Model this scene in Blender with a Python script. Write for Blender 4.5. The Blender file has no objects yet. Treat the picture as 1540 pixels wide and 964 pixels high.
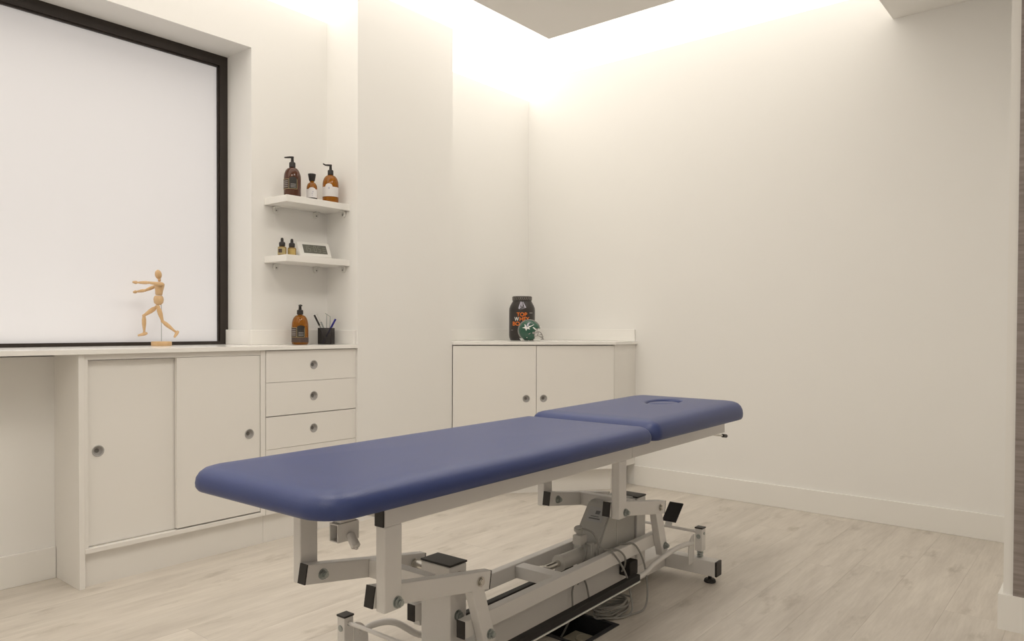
import bpy, bmesh, math, random
from mathutils import Vector, Matrix
random.seed(7)
PI = math.pi
S = bpy.context.scene
COL = S.collection

# ------------------------------------------------------------------ camera
IMG_W, IMG_H = 1540, 964
cam = bpy.data.cameras.new('camera'); cam_o = bpy.data.objects.new('camera', cam); COL.objects.link(cam_o)
F_PX, YAW, PITCH, ROLL = 1110.37, math.radians(39.449), math.radians(-0.9168), math.radians(0.2356)
cam.sensor_fit = 'HORIZONTAL'; cam.sensor_width = 36.0
cam.lens = 36.0 * F_PX / IMG_W
cam.shift_y = 29.0 / IMG_W
cam.clip_start = 0.02
fw = Vector((math.cos(YAW)*math.cos(PITCH), math.sin(YAW)*math.cos(PITCH), math.sin(PITCH)))
r0 = Vector((math.sin(YAW), -math.cos(YAW), 0)); u0 = r0.cross(fw)
rt = math.cos(ROLL)*r0 + math.sin(ROLL)*u0; up = math.cos(ROLL)*u0 - math.sin(ROLL)*r0
m = Matrix((rt, up, -fw)).transposed().to_4x4(); m.translation = Vector((0, 0, 1.0))
cam_o.matrix_world = m
S.camera = cam_o

# ------------------------------------------------------------------ world, exposure, cove lamps
w = bpy.data.worlds.new('world'); S.world = w; w.use_nodes = True
w.node_tree.nodes['Background'].inputs[0].default_value = (1, .95, .88, 1)
w.node_tree.nodes['Background'].inputs[1].default_value = 0.3
S.view_settings.view_transform = 'Standard'; S.view_settings.look = 'None'
S.view_settings.exposure = 0.92; S.view_settings.gamma = 1.0; S.view_settings.use_curve_mapping = False

WINDOW_LIGHT = .085
# trough panels, plus added unseen fill: far and down (built with the room shell)
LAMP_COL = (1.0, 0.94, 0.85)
LAMP_RIGHT, LAMP_BACK, LAMP_SLOPE, FILL_FAR = 0.76, 0.80, 1.10, 0.35
FILL_DOWN = 5.2
# ------------------------------------------------------------------ materials
def new_mat(name):
    mt = bpy.data.materials.new(name); mt.use_nodes = True
    nt = mt.node_tree; return mt, nt, nt.nodes['Principled BSDF']
def mat(name, col, rough=.5, metal=0., spec=.5, noise=0., nscale=12., bump=0., bscale=200., trans=0., ior=1.45, coat=0.):
    mt, nt, b = new_mat(name)
    b.inputs['Roughness'].default_value = rough; b.inputs['Metallic'].default_value = metal
    b.inputs['Specular IOR Level'].default_value = spec; b.inputs['IOR'].default_value = ior
    b.inputs['Transmission Weight'].default_value = trans; b.inputs['Coat Weight'].default_value = coat
    tc = nt.nodes.new('ShaderNodeTexCoord')
    n = nt.nodes.new('ShaderNodeTexNoise'); n.inputs['Scale'].default_value = nscale; n.inputs['Detail'].default_value = 4
    nt.links.new(tc.outputs['Object'], n.inputs['Vector'])
    mx = nt.nodes.new('ShaderNodeMix'); mx.data_type = 'RGBA'
    mx.inputs[6].default_value = (*[c*(1-noise) for c in col], 1); mx.inputs[7].default_value = (*[min(1, c*(1+noise)) for c in col], 1)
    nt.links.new(n.outputs[0], mx.inputs[0]); nt.links.new(mx.outputs[2], b.inputs['Base Color'])
    if bump:
        n2 = nt.nodes.new('ShaderNodeTexNoise'); n2.inputs['Scale'].default_value = bscale; n2.inputs['Detail'].default_value = 3
        nt.links.new(tc.outputs['Object'], n2.inputs['Vector'])
        bp = nt.nodes.new('ShaderNodeBump'); bp.inputs['Strength'].default_value = bump; bp.inputs['Distance'].default_value = .002
        nt.links.new(n2.outputs[0], bp.inputs['Height']); nt.links.new(bp.outputs[0], b.inputs['Normal'])
    return mt
PAINT = mat('wall_paint', (.89, .876, .848), .55, noise=.012, nscale=2.5, bump=.05, bscale=260)
CEILP = mat('ceiling_paint', (.94, .92, .885), .7, noise=.01, nscale=2)
TRIM = mat('trim_paint', (.88, .86, .82), .4, noise=.01, nscale=4)
CABI = mat('white_laminate', (.865, .84, .80), .38, noise=.008, nscale=3)
COUNTER = mat('white_counter', (.93, .912, .875), .16, noise=.006, nscale=3)
SHELFM = mat('shelf_white', (.86, .84, .80), .4, noise=.008)
FRAME = mat('dark_bronze_frame', (.030, .022, .018), .38, noise=.15, nscale=9)
PANE = mat('frosted_glass', (.75, .74, .76), .55, noise=.015, nscale=1.2)
PANE.node_tree.nodes['Principled BSDF'].inputs['Emission Color'].default_value = (.97, .97, 1, 1)   # daylight coming through
PANE.node_tree.nodes['Principled BSDF'].inputs['Emission Strength'].default_value = WINDOW_LIGHT
VINYL = mat('blue_vinyl', (.036, .056, .180), .38, spec=.62, noise=.10, nscale=5, bump=.22, bscale=420)
STEELW = mat('white_powder_coat', (.80, .775, .745), .33, noise=.012, nscale=20, bump=.06, bscale=500)
BLACKP = mat('black_plastic', (.022, .018, .016), .45, noise=.15, nscale=30)
BLACKR = mat('black_rubber', (.018, .016, .015), .65, noise=.2, nscale=30)
ZINC = mat('zinc_steel', (.42, .45, .44), .33, metal=.9, noise=.12, nscale=60)
CHROME = mat('satin_chrome', (.62, .60, .56), .25, metal=1., noise=.05, nscale=40)
GREYP = mat('grey_plastic', (.50, .49, .46), .45, noise=.03, nscale=25)
GREYL = mat('light_grey_plastic', (.62, .60, .56), .4, noise=.03, nscale=25)
CABLE = mat('grey_cable', (.30, .29, .27), .5, noise=.06, nscale=60)
PULL = mat('grey_finger_pull', (.46, .445, .43), .42, metal=.2, noise=.05, nscale=60)
PULLD = mat('dark_pull_centre', (.17, .16, .15), .5, noise=.1, nscale=60)
STICK = mat('motor_sticker', (.48, .48, .48), .4, noise=.06, nscale=90)
STICKD = mat('sticker_print', (.16, .16, .17), .5, noise=.1, nscale=60)
AMBER = mat('amber_glass', (.42, .150, .008), .06, noise=.08, nscale=18, trans=.55, ior=1.4)
BROWNG = mat('dark_brown_glass', (.115, .045, .026), .07, noise=.1, nscale=18, trans=.3, ior=1.4)
OILG = mat('golden_oil_glass', (.42, .27, .09), .08, noise=.1, nscale=30, trans=.4, ior=1.4)
LABW = mat('white_label', (.74, .72, .72), .5, noise=.02, nscale=40)
LABD = mat('dark_label', (.030, .026, .022), .5, noise=.2, nscale=60)
LABK = mat('brown_label', (.075, .048, .038), .5, noise=.2, nscale=60)
GOLD = mat('gold_print', (.42, .34, .16), .45, noise=.1, nscale=60)
LABG = mat('grey_label_print', (.33, .31, .29), .5, noise=.1, nscale=60)
LABLG = mat('pale_violet_print', (.50, .48, .56), .5, noise=.05, nscale=60)
GOLDL = mat('gold_label', (.50, .36, .12), .4, noise=.15, nscale=80)
JARM = mat('black_jar', (.036, .030, .027), .3, noise=.2, nscale=25)
JARL = mat('grey_lid_ridge', (.22, .20, .18), .4, noise=.1, nscale=50)
ORANGE = mat('orange_print', (.82, .20, .02), .5, noise=.1, nscale=60)
WHITEP = mat('white_print', (.80, .79, .77), .5, noise=.02, nscale=60)
GREENH = mat('green_helmet_shell', (.018, .085, .052), .22, noise=.15, nscale=25, coat=.4)
LCDM = mat('lcd_screen', (.13, .13, .105), .3, noise=.12, nscale=90)
LCDD = mat('lcd_segment', (.24, .24, .20), .4, noise=.05, nscale=90)
WIRE = mat('black_wire_mesh', (.020, .016, .015), .5, noise=.2, nscale=60)
BLUEP = mat('blue_pen', (.03, .03, .28), .35, noise=.1, nscale=60)
WHITEPL = mat('white_plastic', (.80, .79, .75), .35, noise=.01, nscale=30)
NAVY = mat('dark_box_plastic', (.020, .020, .024), .5, noise=.2, nscale=40)
SOCK = mat('socket_ivory', (.52, .48, .38), .5, noise=.06, nscale=50)

def wood_mat(name, c1, c2, scale, axis_scale, rough):
    mt, nt, b = new_mat(name); b.inputs['Roughness'].default_value = rough
    tc = nt.nodes.new('ShaderNodeTexCoord'); mp = nt.nodes.new('ShaderNodeMapping'); mp.inputs['Scale'].default_value = axis_scale
    nt.links.new(tc.outputs['Object'], mp.inputs['Vector'])
    n = nt.nodes.new('ShaderNodeTexNoise'); n.inputs['Scale'].default_value = scale; n.inputs['Detail'].default_value = 8; n.inputs['Roughness'].default_value = .6
    nt.links.new(mp.outputs[0], n.inputs['Vector'])
    r = nt.nodes.new('ShaderNodeValToRGB'); r.color_ramp.elements[0].position = .3; r.color_ramp.elements[1].position = .7
    r.color_ramp.elements[0].color = (*c1, 1); r.color_ramp.elements[1].color = (*c2, 1)
    nt.links.new(n.outputs[0], r.inputs[0]); nt.links.new(r.outputs[0], b.inputs['Base Color'])
    return mt
BEECH = wood_mat('beech_wood', (.62, .40, .20), (.72, .49, .27), 30, (1, 1, .3), .45)
LAMIN = wood_mat('grey_oak_laminate', (.20, .17, .155), (.36, .31, .285), 14, (1, .35, 6), .5)

def floor_mat():
    mt, nt, b = new_mat('pale_oak_plank'); N = nt.nodes; L = nt.links
    b.inputs['Roughness'].default_value = .42
    g = N.new('ShaderNodeNewGeometry'); oi = N.new('ShaderNodeObjectInfo')
    off = N.new('ShaderNodeVectorMath'); off.operation = 'SCALE'; off.inputs[3].default_value = 37.0
    cx = N.new('ShaderNodeCombineXYZ'); L.new(oi.outputs['Random'], cx.inputs[0]); L.new(oi.outputs['Random'], cx.inputs[1]); L.new(cx.outputs[0], off.inputs[0])
    ad = N.new('ShaderNodeVectorMath'); L.new(g.outputs['Position'], ad.inputs[0]); L.new(off.outputs[0], ad.inputs[1])
    def noise(scale, sc, det):
        mp = N.new('ShaderNodeMapping'); mp.inputs['Scale'].default_value = sc; L.new(ad.outputs[0], mp.inputs['Vector'])
        n = N.new('ShaderNodeTexNoise'); n.inputs['Scale'].default_value = scale; n.inputs['Detail'].default_value = det; n.inputs['Roughness'].default_value = .62
        L.new(mp.outputs[0], n.inputs['Vector']); return n
    n1 = noise(2.2, (1, 7, 1), 6); n2 = noise(9, (1, 14, 1), 6); n3 = noise(3.5, (1, 2.4, 1), 5)
    r1 = N.new('ShaderNodeValToRGB'); e = r1.color_ramp.elements
    e[0].position = .30; e[0].color = (.57, .517, .455, 1); e[1].position = .66; e[1].color = (.70, .645, .575, 1)
    L.new(n1.outputs[0], r1.inputs[0])
    r2 = N.new('ShaderNodeValToRGB'); e = r2.color_ramp.elements
    e[0].position = .28; e[0].color = (.90, .895, .885, 1); e[1].position = .60; e[1].color = (1, 1, 1, 1); L.new(n2.outputs[0], r2.inputs[0])
    r3 = N.new('ShaderNodeValToRGB'); e = r3.color_ramp.elements
    e[0].position = .30; e[0].color = (.76, .745, .72, 1); e[1].position = .43; e[1].color = (1, 1, 1, 1); L.new(n3.outputs[0], r3.inputs[0])
    def mul(a, b_):
        x = N.new('ShaderNodeMix'); x.data_type = 'RGBA'; x.blend_type = 'MULTIPLY'; x.inputs[0].default_value = 1
        L.new(a, x.inputs[6]); L.new(b_, x.inputs[7]); return x.outputs[2]
    c = mul(mul(r1.outputs[0], r2.outputs[0]), r3.outputs[0])
    mr = N.new('ShaderNodeMapRange'); mr.inputs[3].default_value = .965; mr.inputs[4].default_value = 1.035; L.new(oi.outputs['Random'], mr.inputs[0])
    x = N.new('ShaderNodeVectorMath'); x.operation = 'SCALE'; L.new(c, x.inputs[0]); L.new(mr.outputs[0], x.inputs[3])
    L.new(x.outputs[0], b.inputs['Base Color'])
    bp = N.new('ShaderNodeBump'); bp.inputs['Strength'].default_value = .12; bp.inputs['Distance'].default_value = .001
    L.new(n2.outputs[0], bp.inputs['Height']); L.new(bp.outputs[0], b.inputs['Normal'])
    return mt
FLOORM = floor_mat()

# ------------------------------------------------------------------ helpers
class MB:
    def __init__(s): s.bm = bmesh.new()
    def _add(s, other, mtx=None):
        me = bpy.data.meshes.new('t'); other.to_mesh(me); other.free()
        if mtx is not None: me.transform(mtx)
        s.bm.from_mesh(me); bpy.data.meshes.remove(me); return s
    def box(s, x0, x1, y0, y1, z0, z1, bev=0., seg=2, mtx=None):
        b = bmesh.new(); bmesh.ops.create_cube(b, size=1)
        for v in b.verts:
            v.co = Vector(((x0+x1)/2 + v.co.x*(x1-x0), (y0+y1)/2 + v.co.y*(y1-y0), (z0+z1)/2 + v.co.z*(z1-z0)))
        if bev: bmesh.ops.bevel(b, geom=b.edges[:], offset=bev, segments=seg, profile=.5, affect='EDGES')
        return s._add(b, mtx)
    def bar(s, p0, p1, wd, ht, side=(0, 1, 0), bev=0.):
        """rectangular tube from p0 to p1; wd measured along side, ht across it"""
        p0, p1 = Vector(p0), Vector(p1); d = (p1-p0); L = d.length; d.normalize()
        sd = Vector(side); sd = (sd - d*sd.dot(d)).normalized(); u = sd.cross(d)
        mt = Matrix((d, sd, u)).transposed().to_4x4(); mt.translation = p0
        return s.box(0, L, -wd/2, wd/2, -ht/2, ht/2, bev, 2, mt)
    def cyl(s, p0, p1, r, n=20, r1=None, bev=0.):
        p0, p1 = Vector(p0), Vector(p1); d = p1-p0
        b = bmesh.new(); bmesh.ops.create_cone(b, cap_ends=True, cap_tris=False, segments=n, radius1=r, radius2=r if r1 is None else r1, depth=d.length)
        if bev:
            ed = [e for e in b.edges if all(len(f.verts) > 4 for f in e.link_faces) is False and any(len(f.verts) > 4 for f in e.link_faces)]
            bmesh.ops.bevel(b, geom=ed, offset=bev, segments=2, affect='EDGES')
        mt = d.to_track_quat('Z', 'Y').to_matrix().to_4x4(); mt.translation = (p0+p1)/2
        return s._add(b, mt)
    def lathe(s, prof, n=28, mtx=None):
        b = bmesh.new(); rings = []
        for r, z in prof:
            if r < 1e-6: rings.append([b.verts.new((0, 0, z))])
            else: rings.append([b.verts.new((r*math.cos(2*PI*k/n), r*math.sin(2*PI*k/n), z)) for k in range(n)])
        for A, B in zip(rings, rings[1:]):
            for k in range(n):
                a0, a1 = A[k % len(A)], A[(k+1) % len(A)]; b0, b1 = B[k % len(B)], B[(k+1) % len(B)]
                vs = []
                for v in (a0, a1, b1, b0):
                    if v not in vs: vs.append(v)
                if len(vs) > 2: b.faces.new(vs)
        for rg, fl in ((rings[0], True), (rings[-1], False)):
            if len(rg) > 2: b.faces.new(rg[::-1] if fl else rg)
        bmesh.ops.recalc_face_normals(b, faces=b.faces)
        return s._add(b, mtx)
    def tube(s, pts, r, n=10, closed=False):
        pts = [Vector(p) for p in pts]; rad = r if isinstance(r, (list, tuple)) else [r]*len(pts)
        b = bmesh.new(); rings = []; N = len(pts); u = None
        for i, p in enumerate(pts):
            a = pts[(i-1) % N] if (i or closed) else p; c = pts[(i+1) % N] if (i < N-1 or closed) else p
            t = (c-a).normalized()
            if u is None: u = t.orthogonal().normalized()
            u = (u - t*u.dot(t)).normalized(); v = t.cross(u)
            rings.append([b.verts.new(p + rad[i]*(math.cos(2*PI*k/n)*u + math.sin(2*PI*k/n)*v)) for k in range(n)])
        for i in range(N if closed else N-1):
            A, B = rings[i], rings[(i+1) % N]
            for k in range(n): b.faces.new((A[k], A[(k+1) % n], B[(k+1) % n], B[k]))
        if not closed: b.faces.new(rings[0][::-1]); b.faces.new(rings[-1])
        bmesh.ops.recalc_face_normals(b, faces=b.faces)
        return s._add(b)
    def prism(s, pts, depth_vec, bev=0.):
        b = bmesh.new(); d = Vector(depth_vec)
        A = [b.verts.new(Vector(p)) for p in pts]; B = [b.verts.new(Vector(p)+d) for p in pts]
        b.faces.new(A); b.faces.new(B[::-1]); n = len(A)
        for k in range(n): b.faces.new((A[k], B[k], B[(k+1) % n], A[(k+1) % n]))
        bmesh.ops.recalc_face_normals(b, faces=b.faces)
        if bev: bmesh.ops.bevel(b, geom=b.edges[:], offset=bev, segments=2, affect='EDGES')
        return s._add(b)
    def sphere(s, c, rx, ry=None, rz=None, mtx=None, n=16):
        b = bmesh.new(); bmesh.ops.create_uvsphere(b, u_segments=n, v_segments=max(8, n*2//3), radius=1)
        ry = rx if ry is None else ry; rz = rx if rz is None else rz
        for v in b.verts: v.co = Vector((v.co.x*rx, v.co.y*ry, v.co.z*rz))
        mt = Matrix.Translation(Vector(c)) @ (mtx.to_4x4() if mtx is not None else Matrix.Identity(4))
        return s._add(b, mt)
    def raw(s, verts, faces):
        b = bmesh.new(); V = [b.verts.new(v) for v in verts]
        for f in faces: b.faces.new([V[i] for i in f])
        return s._add(b)
    def build(s, name, material, parent=None, smooth=False, shift=None):
        me = bpy.data.meshes.new(name)
        if shift is not None: bmesh.ops.translate(s.bm, verts=s.bm.verts, vec=Vector(shift))
        s.bm.to_mesh(me); s.bm.free(); me.materials.append(material)
        if smooth:
            ang = math.radians(40)
            for p in me.polygons: p.use_smooth = True
            me.set_sharp_from_angle(angle=ang)
        o = bpy.data.objects.new(name, me); COL.objects.link(o)
        if parent is not None: o.parent = parent
        return o
def tag(o, label, cat, group=None):
    o['label'] = label; o['category'] = cat
    if group: o['group'] = group
    return o
def thing(name, label, cat, loc=(0, 0, 0), rz=0., group=None):
    o = bpy.data.objects.new(name, None); COL.objects.link(o); o.location = loc; o.rotation_euler = (0, 0, rz)
    o.empty_display_size = .05
    return tag(o, label, cat, group)
def struct(o): o['kind'] = 'structure'; return o
def sub(o, label): o['label'] = label; return o
def smooth_path(pts, n=8, closed=False):
    P = [Vector(p) for p in pts]; out = []; N = len(P); rng = N if closed else N-1
    g = (lambda i: P[i % N]) if closed else (lambda i: P[max(0, min(N-1, i))])
    for i in range(rng):
        a, b, c, d = g(i-1), g(i), g(i+1), g(i+2)
        for k in range(n):
            t = k/n
            out.append(.5*((2*b) + (c-a)*t + (2*a-5*b+4*c-d)*t*t + (3*b-a-3*c+d)*t**3))
    if not closed: out.append(P[-1])
    return out

# ------------------------------------------------------------------ room shell
XW, YW = 4.148, 3.265            # right wall, window wall
ZC, ZL = 2.74, 2.58              # upper ceiling, lower ceiling
XL, YB = -1.7, -2.0              # walls behind the camera
# floor box opening
HX0, HX1, HY0, HY1 = 1.925, 2.130, 1.300, 1.490
fl = MB().box(XL-.1, XW+.1, YB-.1, YW+.35, -.20, -.10).build('floor', PAINT); struct(fl)
PW, PL = .19, 1.30
row = 0; y = YB
cache = {}
while y < YW+.30:
    x = XL - random.random()*PL*.9
    y1 = min(y+PW, YW+.30)
    while x < XW+.05:
        xa, xb = max(x, XL), min(x+PL, XW+.05)
        x += PL
        if xb - xa < .02: continue
        g = .00025
        rects = [(xa+g, xb-g, y+g, y1-g)]
        if xa < HX1 and xb > HX0 and y < HY1 and y1 > HY0:
            rects = []
            X0, X1, Ya, Yb = xa+g, xb-g, y+g, y1-g
            if X0 < HX0: rects.append((X0, HX0, Ya, Yb))
            if X1 > HX1: rects.append((HX1, X1, Ya, Yb))
            mx0, mx1 = max(X0, HX0), min(X1, HX1)
            if Ya < HY0: rects.append((mx0, mx1, Ya, HY0))
            if Yb > HY1: rects.append((mx0, mx1, HY1, Yb))
        b = MB()
        for r in rects: b.box(r[0], r[1], r[2], r[3], -.10, 0)
        b.build('plank', FLOORM, fl)
    y = y1; row += 1

WX0, WX1, WZ0, WZ1, WYP = 0.10, 1.972, .880, 2.353, 3.495
struct(MB().box(WX1, XW+.1, YW, YW+.32, 0, ZC).build('wall_back', PAINT))
struct(MB().box(XL, WX0, YW, YW+.32, 0, ZC).build('wall_back_left', PAINT))
struct(MB().box(WX0, WX1, YW, YW+.32, WZ1, ZC).build('wall_back_lintel', PAINT))
struct(MB().box(WX0, WX1, YW, YW+.32, 0, WZ0).build('wall_back_sill', PAINT))
struct(MB().box(2.415, 3.107, 3.010, YW, 0, ZC).build('wall_column', PAINT))
struct(MB().box(XW, XW+.1, .29, YW, 0, ZC).build('wall_right', PAINT))
struct(MB().box(2.952, XW+.1, YB, .290, 0, ZL).build('wall_partition', TRIM))
struct(MB().box(2.940, 2.9515, YB, .262, .118, ZL-.001).build('trim_1', LAMIN))
struct(MB().box(XL-.1, XL, YB, YW+.32, 0, ZC).build('wall_left', PAINT))
struct(MB().box(XL-.1, XW+.1, YB-.1, YB, 0, ZC).build('wall_front', PAINT))
struct(MB().box(XL-.1, XW+.1, YB-.1, YW+.32, ZC, ZC+.1).build('ceiling', CEILP))
# lower ceiling: L-shaped, leaving a light trough along the window wall and the right wall
LX, LY, SY = 3.260, 2.430, .912
struct(MB().prism([(XL+.86, YB+.86, ZL), (XW, YB+.86, ZL), (XW, SY, ZL), (LX, SY, ZL), (LX, LY, ZL), (XL+.86, LY, ZL)], (0, 0, .03)).build('ceiling_lower', CEILP))
struct(MB().box(LX-.3, XW, SY-.03, SY, ZL+.03, ZC).build('ceiling_fascia', CEILP))
struct(MB().box(XW-.013, XW, .290, 2.386, 0, .124, .002).build('baseboard_right', TRIM))
struct(MB().box(XL, 1.106, YW-.013, YW, 0, .124, .002).build('baseboard_back', TRIM))
struct(MB().prism([(2.932, YB, 0), (2.932, .303, 0), (3.2, .303, 0), (3.2, .2905, 0), (2.9515, .2905, 0), (2.9515, YB, 0)], (0, 0, .118)).build('baseboard_partition', TRIM))
# window: dark frame in the reveal, frosted pane
win = struct(MB().box(WX0, WX1, WYP-.012, WYP+.05, WZ1-.05, WZ1).box(WX0, WX1, WYP-.012, WYP+.05, WZ0, .928)
      .box(WX0, WX0+.042, WYP-.012, WYP+.05, .928, WZ1-.05).box(WX1-.042, WX1, WYP-.012, WYP+.05, .928, WZ1-.05)
      .box(WX1-.050, WX1-.042, WYP-.004, WYP+.03, .928, WZ1-.05).box(WX0+.042, WX1-.042, WYP-.004, WYP+.03, WZ1-.058, WZ1-.05).build('window_1', FRAME))
MB().box(WX0+.04, WX1-.04, WYP+.006, WYP+.02, .925, WZ1-.045).build('pane', PANE, win)
# luminous panels: the flat ceiling of the trough and the sloped cove by the window wall
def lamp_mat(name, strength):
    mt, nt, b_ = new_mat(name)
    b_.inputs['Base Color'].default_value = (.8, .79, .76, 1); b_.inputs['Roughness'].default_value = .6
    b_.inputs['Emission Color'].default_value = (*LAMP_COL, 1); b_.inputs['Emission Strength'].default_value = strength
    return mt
LF = lamp_mat('fill_diffuser_far', FILL_FAR)
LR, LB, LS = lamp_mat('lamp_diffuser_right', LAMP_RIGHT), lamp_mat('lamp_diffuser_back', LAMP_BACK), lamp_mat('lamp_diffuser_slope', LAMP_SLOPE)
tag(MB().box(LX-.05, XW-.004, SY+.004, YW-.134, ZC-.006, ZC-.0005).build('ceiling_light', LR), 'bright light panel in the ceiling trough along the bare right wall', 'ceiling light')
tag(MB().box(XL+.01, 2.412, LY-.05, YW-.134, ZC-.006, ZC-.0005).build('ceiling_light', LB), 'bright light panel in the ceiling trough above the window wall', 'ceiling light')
tag(MB().box(XL+.004, XL+.91, YB+.87, LY-.0505, ZC-.006, ZC-.0005).build('ceiling_light', LF), 'added fill light panel in the ceiling trough along the unseen wall facing the bare right wall', 'ceiling light')  # this panel and the next are added fill, unseen behind the camera
tag(MB().box(XL+.004, 2.93, YB+.004, YB+.8695, ZC-.006, ZC-.0005).build('ceiling_light', LF), 'added fill light panel in the ceiling trough along the unseen wall facing the window', 'ceiling light')
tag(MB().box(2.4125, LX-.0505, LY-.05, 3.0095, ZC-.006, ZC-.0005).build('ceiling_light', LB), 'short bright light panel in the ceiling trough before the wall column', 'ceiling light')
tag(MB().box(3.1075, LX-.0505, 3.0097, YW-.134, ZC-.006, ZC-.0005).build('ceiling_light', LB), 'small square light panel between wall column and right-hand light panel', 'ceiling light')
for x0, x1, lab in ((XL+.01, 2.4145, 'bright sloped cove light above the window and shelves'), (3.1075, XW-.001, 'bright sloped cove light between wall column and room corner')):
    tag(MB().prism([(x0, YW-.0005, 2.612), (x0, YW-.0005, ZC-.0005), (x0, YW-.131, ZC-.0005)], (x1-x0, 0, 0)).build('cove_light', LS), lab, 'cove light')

# square fill lamps added to the lower ceiling, out of view
LD = lamp_mat('fill_diffuser_down', FILL_DOWN)
for cx, cy, lab in ((.90, 1.60, 'added square fill lamp nearest the desk end of the countertop'), (2.00, 1.40, 'added square fill lamp above the foot of the treatment table'), (-.40, .70, 'added square fill lamp farthest from the window')):
    q = thing('fill_lamp', lab, 'fill lamp', (cx, cy, ZL), group='added square fill lamps')
    s_ = (0, 0, 0)
    MB().box(-.30, .30, -.30, .30, -.004, -.0005).build('diffuser', LD, q)
    fr = MB().box(-.315, .315, -.315, -.3005, -.008, -.0003).box(-.315, .315, .3005, .315, -.008, -.0003).box(-.315, -.3005, -.3005, .3005, -.008, -.0003).box(.3005, .315, -.3005, .3005, -.008, -.0003)
    fr.build('frame', WHITEPL, q)

# ------------------------------------------------------------------ panels with a round finger pull
def holed_panel(wd, ht, th, cx, cz, r, n=32):
    """front at y=0 (towards -y), back at y=th; hole at cx,cz; local x 0..wd, z 0..ht"""
    b = MB(); V = []; Fc = []
    circ = [(cx + r*math.cos(2*PI*k/n), cz + r*math.sin(2*PI*k/n)) for k in range(n)]
    def hit(a):
        dx, dz = math.cos(a), math.sin(a); ts = []
        if dx > 1e-9: ts.append((wd-cx)/dx)
        if dx < -1e-9: ts.append(-cx/dx)
        if dz > 1e-9: ts.append((ht-cz)/dz)
        if dz < -1e-9: ts.append(-cz/dz)
        t = min(ts); return (cx+dx*t, cz+dz*t)
    per = [hit(2*PI*k/n) for k in range(n)]
    for c in ((0, 0), (wd, 0), (wd, ht), (0, ht)):     # snap the nearest points onto the corners
        a = math.atan2(c[1]-cz, c[0]-cx) % (2*PI); k = int(round(a/(2*PI)*n)) % n; per[k] = c
    for p in circ: V.append((p[0], 0, p[1]))
    for p in per: V.append((p[0], 0, p[1]))
    for p in circ: V.append((p[0], th*.7, p[1]))
    for p in per: V.append((p[0], th, p[1]))
    for k in range(n):
        j = (k+1) % n
        Fc += [(k, n+k, n+j, j), (k, j, 2*n+j, 2*n+k), (n+k, 3*n+k, 3*n+j, n+j)]
    Fc.append(tuple(range(3*n, 4*n)))
    b.raw(V, Fc); bmesh.ops.recalc_face_normals(b.bm, faces=b.bm.faces)
    return b
def finger_pull(parent, cx, cz, r, th):
    b = MB()
    prof = [(r*.99, th*.69), (r*.99, .001), (r*1.08, -.0012), (r*1.0, -.0022), (r*.88, -.001), (r*.80, .006), (r*.60, th*.62), (r*.45, th*.64)]
    rot = Matrix.Rotation(PI/2, 4, 'X') @ Matrix.Scale(-1, 4, (0, 0, 1))
    b.lathe([(p[0], p[1]) for p in prof], 32, Matrix.Translation((cx, 0, cz)) @ rot)
    bmesh.ops.recalc_face_normals(b.bm, faces=b.bm.faces)
    o = b.build('finger_pull', PULL, parent, True)
    c = MB().cyl((cx, th*.60, cz), (cx, th*.66, cz), r*.40, 20); c.build('pull_centre', PULLD, parent)
    return o

# ------------------------------------------------------------------ long counter run under the window
YF = 3.022
CT0, CT1 = .893, .912
cab = thing('sliding_cabinet', 'white low cabinet with two sliding doors and round finger pulls, beside the drawers', 'cabinet', (1.50, YF, 0))
def P(o): return tuple(-c for c in o.location)
s_ = P(cab)
MB().box(1.107, 1.127, YF, YW-.0005, 0, CT0-.0005, .001).build('side_panel', CABI, cab, shift=s_)
MB().box(1.8715, 1.8955, YF+.002, YW-.0005, .132, CT0-.0005, .001).build('side_panel', CABI, cab, shift=s_)
MB().box(1.1275, 1.1405, YF+.004, YF+.05, .1325, CT0-.0005).box(1.1405, 1.871, YF+.004, YF+.05, .872, CT0-.0005).build('face_frame', CABI, cab, shift=s_)
MB().box(1.1275, 1.871, YF+.002, YF+.24, .132, .150, .001).build('bottom_board', CABI, cab, shift=s_)
MB().box(1.1275, 1.8955, YF+.026, YF+.042, 0, .1315).build('kickboard', CABI, cab, shift=s_)
MB().box(1.1275, 1.871, YW-.012, YW-.001, .150, .872).build('back_board', CABI, cab, shift=s_)
MB().box(1.16, 1.871, YF+.0245, YF+.0265, .1502, .1535).build('door_track', CHROME, cab, shift=s_)
MB().box(1.1405, 1.86, YF+.0245, YF+.027, .868, .8718).build('door_track', CHROME, cab, shift=s_)
for (x0, x1, yy, z0, z1, kx) in ((1.142, 1.500, YF+.028, .153, .868, 1.185), (1.485, 1.869, YF+.006, .1565, .8705, 1.816)):
    d = holed_panel(x1-x0, z1-z0, .018, kx-x0, .517-z0, .021).build('sliding_door', CABI, cab)
    d.location = (x0-1.50, yy-YF, z0)
    finger_pull(d, kx-x0, .517-z0, .021, .018)
dr = thing('drawer_unit', 'white drawer stack with round finger pulls, between sliding cabinet and wall column', 'drawers', (2.155, YF, 0))
s_ = P(dr)
MB().box(1.8965, 2.4145, YF+.022, YW-.0005, .132, CT0-.0005).build('body', CABI, dr, shift=s_)
MB().box(1.8965, 2.4145, YF+.026, YF+.042, 0, .1315).build('kickboard', CABI, dr, shift=s_)
ZZ = [.8905, .7430, .5870, .4335, .1325]
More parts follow.
